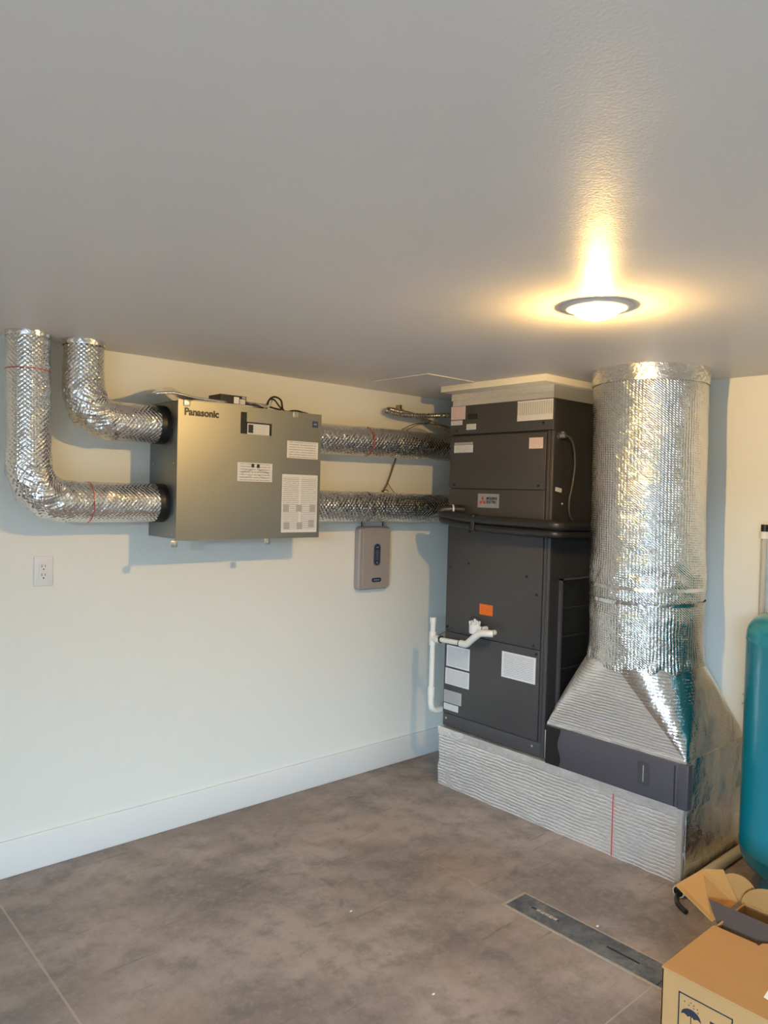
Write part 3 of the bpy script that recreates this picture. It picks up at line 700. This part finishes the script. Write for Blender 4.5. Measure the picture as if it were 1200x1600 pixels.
# ------------------------------------------------------------------ filter rack
fr = empty('filter_rack', 'violet grey metal filter rack under the foil hood, right of the cabinet', 'filter rack', (3.08, 1.7, .302))
ry0, ry1, rz0, rz1 = 1.357, 2.030, .303, .482
box('housing', (2.836, ry0+.035, rz0), (3.34, ry1, rz1), M['rack'], fr, .001)
box('door_panel', (2.818, 1.400, rz0+.003), (2.838, ry1-.004, rz1-.002), M['rack'], fr, .002)
box('end_flange', (2.812, ry0, rz0+.002), (2.850, 1.398, rz1), M['rack'], fr, .003)
box('end_flange', (2.822, ry1-.006, rz0+.02), (2.84, ry1+.004, rz1-.03), M['steel'], fr, .001, 'bright metal tab')
box('seam', (2.814, 1.412, rz0+.006), (2.8185, 1.415, rz1-.012), M['unit_side'], fr)
bm = bmesh.new(); rrect(bm, 1.520, 1.572, .352, .446, .008, 2.8165, 2.819, axis='x'); hd = obj('label_plate', bm, M['unit'], fr, label='dark upright name plate')
bm = bmesh.new(); add_box(bm, (2.8155, 1.5435, .366), (2.8168, 1.5485, .432)); obj('plate_print', bm, M['silver'], hd)
bm = bmesh.new()   # wavy black gasket sheet at the left end
n = 20; zs = [rz0+.004+(rz1-.006-rz0-.004)*i/n for i in range(n+1)]
A = [(1.958-.010*math.sin(i/n*7.2+.5)-.006*math.sin(i/n*3)) for i in range(n+1)]
f = [bm.verts.new((2.8168, 2.024, z)) for z in zs]; g = [bm.verts.new((2.8168, y, z)) for y, z in zip(A, zs)]
fa = [bm.faces.new((f[i], f[i+1], g[i+1], g[i])) for i in range(n)]
r = bmesh.ops.extrude_face_region(bm, geom=fa)
for v in r['geom']:
    if isinstance(v, bmesh.types.BMVert): v.co.x += .0012
obj('wavy_sheet', bm, M['blacksat'], fr, label='glossy black wavy edged sheet')

# ------------------------------------------------------------------ big return duct with hood
DX, DY, DR = 3.000, 1.678, .232
rd = empty('return_duct', 'wide foil wrapped vertical duct widening into a hood beside the tank', 'duct', (DX, DY, .485))
def duct_wall(z0, z1, r0, r1, m, name, step=.012, amp=.002, dents=()):
    bm = bmesh.new(); uv = bm.loops.layers.uv.verify(); N = 160; K = max(2, int((z1-z0)/step)); g = []
    for k in range(K+1):
        z = z0+(z1-z0)*k/K; rr = r0+(r1-r0)*k/K; oy = -.02*(1-min(1, (z-.8)/1.2)); row = []
        for i in range(N):
            an = 2*PI*i/N; d = Vector((math.cos(an), math.sin(an), 0)); q = Vector((DX, DY+oy, z))+d*rr
            dd = amp*(noise.noise(q*9)+.6*noise.noise(q*27))
            for zc, wd, am in dents: dd += math.exp(-((z-zc)/wd)**2)*am*(.4+noise.noise(q*22+Vector((5, 5, 5)))+.7*abs(noise.noise(q*45)))
            row.append(bm.verts.new(q+d*dd))
        g.append(row)
    for k in range(K):
        for i in range(N):
            f = bm.faces.new((g[k][i], g[k][(i+1) % N], g[k+1][(i+1) % N], g[k+1][i]))
            for l, (ii, kk) in zip(f.loops, ((i, k), (i+1, k), (i+1, k+1), (i, k+1))): l[uv].uv = (2*PI*DR*ii/N, z0+(z1-z0)*kk/K)
    return obj(name, bm, m, rd, True)
duct_wall(.80, 2.0505, DR, DR+.002, M['foil_duct'], 'riser', .012, .0022, [(1.20, .06, .008), (.83, .05, .010), (1.02, .03, .004)])
duct_wall(1.985, 2.0508, DR+.005, DR+.008, M['foil_tape'], 'ceiling_tape', .01, .002)
duct_wall(1.135, 1.150, DR+.007, DR+.004, M['foil_tape'], 'joint_band', .005, .002)
duct_wall(1.075, 1.090, DR+.005, DR+.007, M['foil_tape'], 'joint_band', .005, .002)
def hood():
    bm = bmesh.new(); uv = bm.loops.layers.uv.verify()
    x0, x1, y0, y1, zb, zt = 2.832, 3.352, 1.374, 2.030, .484, .825
    cols = []   # (bottom, top)
    corners = [(x1, y1), (x0, y1), (x0, y0), (x1, y0)]; qn = 16; en = 18
    for q in range(4):
        a0 = q*PI/2
        for i in range(qn+1):
            an = a0+PI/2*i/qn; cols.append((Vector((*corners[q], zb)), Vector((DX+(DR+.004)*math.cos(an), DY-.02+(DR+.004)*math.sin(an), zt))))
        A, B = Vector((*corners[q], zb)), Vector((*corners[(q+1) % 4], zb)); an = a0+PI/2
        T = Vector((DX+(DR+.004)*math.cos(an), DY-.02+(DR+.004)*math.sin(an), zt))
        for i in range(1, en): cols.append((A.lerp(B, i/en), T))
    K = 26; g = []; N = len(cols)
    for k in range(K+1):
        t_ = k/K; row = []
        for b, tp in cols:
            q = b.lerp(tp, t_); d = (q-Vector((DX, DY, q.z))).normalized()
            amp = .005*math.sin(PI*min(1, t_*1.2+.1)) if k not in (0,) else 0
            sag = .006*math.sin(PI*t_)
            row.append(bm.verts.new(q+d*(amp*(noise.noise(q*11)+.7*noise.noise(q*30))+sag)))
        g.append(row)
    for k in range(K):
        for i in range(N):
            j = (i+1) % N
            f = bm.faces.new((g[k][i], g[k][j], g[k+1][j], g[k+1][i]))
            f.material_index = 1 if i >= 68 else 0
            for l, (ii, kk) in zip(f.loops, ((i, k), (j, k), (j, k+1), (i, k+1))): l[uv].uv = (ii*.02, kk/K*.40)
    bmesh.ops.remove_doubles(bm, verts=bm.verts, dist=1e-5)
    return smooth_by_angle(obj('hood', bm, [M['foil_box'], M['foil_mirror']], rd), 60)
hood()
foil_box_obj('side_wrap', (2.852, 1.366, .290), (3.348, 1.392, .492), M['foil_tape'], rd, .014, .006)
foil_box_obj('edge_tape', (2.826, 1.374, .478), (2.842, 2.030, .492), M['foil_pale'], rd, .012, .003)

# ------------------------------------------------------------------ pressure tank
TX, TY, TR = 3.055, .952, .285
tk = empty('pressure_tank', 'tall teal pressure tank at the right edge beside the foil duct', 'tank', (TX, TY, 0))
prof = [(.0001, 1.118), (.11, 1.106)]
for i in range(1, 13):
    an = PI/2*(1-i/12); prof.append((TR-.090+.090*math.cos(an), 1.010+.078*math.sin(an)))
prof += [(TR, .998), (TR+.0015, .994), (TR+.0015, .988), (TR, .984), (TR, .232), (TR+.0015, .228), (TR+.0015, .221), (TR-.001, .217)]
for i in range(1, 11):
    an = PI/2*i/10; prof.append((TR-.09+.089*math.cos(an), .212-.085*math.sin(an)))
prof.append((.20, .122))
lathe('shell', prof, (TX, TY), M['teal'], tk, 96, ang=50)
lathe('base_skirt', [(.20, .135), (.205, .125), (.210, .02), (.216, .004), (.216, 0), (.20, 0)], (TX, TY), M['teal'], tk, 72)
an = math.radians(180-8)
bm = bmesh.new(); add_cyl(bm, (TX-.200*math.cos(.1), TY+.200*math.sin(.1), .07), (TX-.213*math.cos(.1), TY+.213*math.sin(.1), .07), .026, n=20)
obj('skirt_hole', bm, M['blacksat'], tk, label='dark opening in the skirt')

# drain pipe on the floor and pipe on the right wall
fp = empty('floor_drain_pipe', 'dusty cream plastic pipe lying on the floor along the foil box', 'pipe', (3.0, 1.338, .02))
cyl('pipe', (2.755, 1.345, .0215), (3.352, 1.345, .0215), .0210, M['pvc_old'], fp)
cyl('pipe_coupling', (2.742, 1.345, .0235), (2.775, 1.345, .0235), .0232, M['pvc_old'], fp)
cyl('end_opening', (2.7412, 1.345, .0235), (2.7425, 1.345, .0235), .0185, M['black'], fp, label='dark open pipe end')
hs = tag(tube('black_hose', catmull([(2.738, 1.345, .014), (2.71, 1.335, .010), (2.68, 1.31, .009), (2.655, 1.27, .009)]), .0085, M['black'], None, 10),
         'short black hose on the floor at the cream pipe end', 'hose')
wp = empty('wall_pipe', 'pale upright pipe with a black fitting at the right edge above the tank', 'pipe', (3.335, 1.31, .2))
cyl('pipe', (3.338, 1.318, .05), (3.338, 1.318, 1.37), .0125, M['clear'], wp)
cyl('cap_collar', (3.338, 1.318, 1.352), (3.338, 1.318, 1.382), .0180, M['pvc'], wp)
cyl('black_fitting', (3.338, 1.318, 1.382), (3.338, 1.318, 1.412), .0145, M['blacksat'], wp)
tube('black_lead', catmull([(3.338, 1.31, 1.400), (3.335, 1.28, 1.41), (3.33, 1.25, 1.432), (3.33, 1.21, 1.46)]), .010, M['blacksat'], wp, 10)
for z, lb in ((.672, 'upper of two tiny pegs on the right wall beside the tank'), (.632, 'lower of two tiny pegs on the right wall beside the tank')):
    tag(cyl('wall_peg', (XB-.022, 1.385, z), (XB, 1.385, z), .005, M['steel'], None, n=10), lb, 'peg', 'wall pegs')

# ------------------------------------------------------------------ floor cover plate
fc = empty('floor_cover_plate', 'long worn steel cover plate set in the concrete floor', 'cover plate', (2.25, 1.3, 0))
bm = bmesh.new(); x0, x1, y0, y1 = 2.192, 2.308, .80, 1.728
add_box(bm, (x0-.010, y0, .0002), (x0, y1+.012, .0016)); add_box(bm, (x1, y0, .0002), (x1+.008, y1+.012, .0016)); add_box(bm, (x0, y1, .0002), (x1, y1+.012, .0016))
obj('mortar_edge', bm, M['dust'], fc)
box('steel_plate', (x0, y0, .0002), (x1, y1, .0018), M['plate'], fc)
for ya, yb in ((1.540, 1.655), (1.225, 1.345)):
    box('lift_slot', (2.2475, ya, .0012), (2.2555, yb, .0023), M['black'], fc)
bm = bmesh.new()
for k in range(5): add_box(bm, (2.246-.002*k % .004, 1.545+.018*k, .0018), (2.258, 1.560+.018*k, .0045), .001)
obj('debris_in_slot', bm, M['dust'], fc)
box('plate_joint', (x0, 1.132, .0015), (x1, 1.136, .0022), M['black'], fc)
CH = [((2.332, 1.432), .006, 'white', 'white crumb beside the steel floor plate'), ((1.628, 1.545), .005, 'white', 'white speck on the floor left of the plate'),
      ((1.60, 1.35), .006, 'redtape', 'tiny red scrap on the brown floor'), ((1.72, 2.05), .005, 'white', 'white speck in the middle of the floor')]
for (x, y), s, m, lb in CH:
    bm = bmesh.new(); bmesh.ops.create_icosphere(bm, subdivisions=1, radius=s)
    for v in bm.verts: v.co = Vector((v.co.x*(1+.5*random.random())+x, v.co.y*.7+y, v.co.z*.4+s*.4))
    tag(obj('debris_crumb', bm, M[m]), lb, 'debris', 'crumbs on the floor')

# ------------------------------------------------------------------ cardboard box
cx = empty('cardboard_box', 'open brown cardboard box with rain umbrella mark at the lower right', 'box', (1.9, .6, 0))
bx0, bx1, by0, by1, bz = 1.681, 2.13, .33, .857, .40
T_ = .005
bm = bmesh.new()
for a_, b_ in (((bx0, by0, .001), (bx0+T_, by1, bz)), ((bx1-T_, by0, .001), (bx1, by1, bz)), ((bx0, by0, .001), (bx1, by0+T_, bz)), ((bx0, by1-T_, .001), (bx1, by1, bz)), ((bx0, by0, .001), (bx1, by1, .001+T_))): add_box(bm, a_, b_, .0012)
obj('carton_body', bm, M['card'], cx)
def slab(name, pts, th, m, parent, label=None):
    P = [Vector(p_) for p_ in pts]; nn = (P[1]-P[0]).cross(P[2]-P[0]).normalized()*th
    bm = bmesh.new(); A = [bm.verts.new(p_) for p_ in P]; B = [bm.verts.new(p_-nn) for p_ in P]
    bm.faces.new(A); bm.faces.new(B[::-1])
    for i in range(len(P)): bm.faces.new((A[i], B[i], B[(i+1) % len(P)], A[(i+1) % len(P)]))
    return obj(name, bm, m, parent, label=label)
slab('front_flap', [(bx0, by1+.001, bz+.0002), (bx0, by0, bz+.0002), (1.99, by0, bz+.0002), (1.975, .730, bz+.0002), (1.962, .742, bz+.0002), (1.945, .744, bz+.0002), (1.950, .752, bz+.0002), (1.948, .857, bz+.0002), (1.935, by1+.001, bz+.0002)][::-1], .004, M['card'], cx)
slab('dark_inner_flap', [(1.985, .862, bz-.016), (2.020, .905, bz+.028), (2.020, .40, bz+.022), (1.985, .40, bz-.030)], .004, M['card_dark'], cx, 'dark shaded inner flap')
slab('side_flap', [(1.975, .872, bz-.002), (2.125, .872, bz-.002), (2.15, .925, bz+.060), (2.10, .960, bz+.064), (1.99, .985, bz+.045)], .004, M['card_in'], cx)
slab('rear_flap', [(2.150, .925, bz-.010)] + [(2.152, .882+.048*math.cos(a_), bz+.022+.040*math.sin(a_)) for a_ in [PI*i/14 for i in range(15)]][0:] [::1] + [(2.150, .834, bz-.010)], .004, M['card_in'], cx)
slab('rear_flap', [(2.132, .862, bz-.020)] + [(2.134, .775+.088*math.cos(a_), bz-.005+.068*math.sin(a_)) for a_ in [PI*i/14 for i in range(15)]] + [(2.132, .686, bz-.020)], .004, M['card_in'], cx)
slab('rear_flap', [(2.132, .68, bz-.020)] + [(2.134, .595+.085*math.cos(a_), bz-.005+.068*math.sin(a_)) for a_ in [PI*i/14 for i in range(15)]] + [(2.132, .51, bz-.020)], .004, M['card_in'], cx)
# printed marks on the face
bm = bmesh.new(); X = bx0-.0006
def mk(y0, z0, y1, z1): add_box(bm, (X, y0, z0), (X+.001, y1, z1))
mk(.690, .364, .815, .367); mk(.812, .20, .815, .367); mk(.690, .20, .693, .367); mk(.690, .20, .815, .203)
obj('symbol_frame', bm, M['ink_navy'], cx, label='printed square frame')
bm = bmesh.new()
n = 12; uc, uz, ur = .784, .318, .0235
arc = [(uc+ur*math.cos(PI*i/n), uz+ur*.85*math.sin(PI*i/n)) for i in range(n+1)]
low = [(uc-ur+2*ur*(i/ (n)), uz+.004*abs(math.sin(3*PI*i/n))) for i in range(n+1)]
poly = arc+low[1:-1]
A = [bm.verts.new((X, y, z)) for y, z in poly]; B = [bm.verts.new((X+.001, y, z)) for y, z in poly]
bm.faces.new(A); bm.faces.new(B[::-1])
for i in range(len(poly)): bm.faces.new((A[i], B[i], B[(i+1) % len(poly)], A[(i+1) % len(poly)]))
add_box(bm, (X, uc-.001, .27), (X+.001, uc+.001, uz+.004)); add_box(bm, (X, uc-.009, .27), (X+.001, uc+.001, .272))
for y, z in ((.800, .350), (.790, .345), (.785, .353), (.778, .343), (.778, .350), (.770, .345), (.768, .338)): add_cyl(bm, (X, y, z), (X+.001, y, z), .0014, n=8)
obj('umbrella_symbol', bm, M['ink_navy'], cx, label='printed umbrella and rain symbol')
bm = bmesh.new()
for y in (.722,):
    add_box(bm, (X, y-.018, .305), (X+.001, y+.018, .335)); add_box(bm, (X, y-.010, .25), (X+.001, y+.010, .305))
obj('second_symbol', bm, M['ink_navy'], cx, label='printed dark block symbol')
quad('paper_label', [(1.80, .660, bz+.0048), (1.80, .60, bz+.0048), (1.74, .60, bz+.0048), (1.752, .655, bz+.0048)], M['white'], cx, label='white corner label')
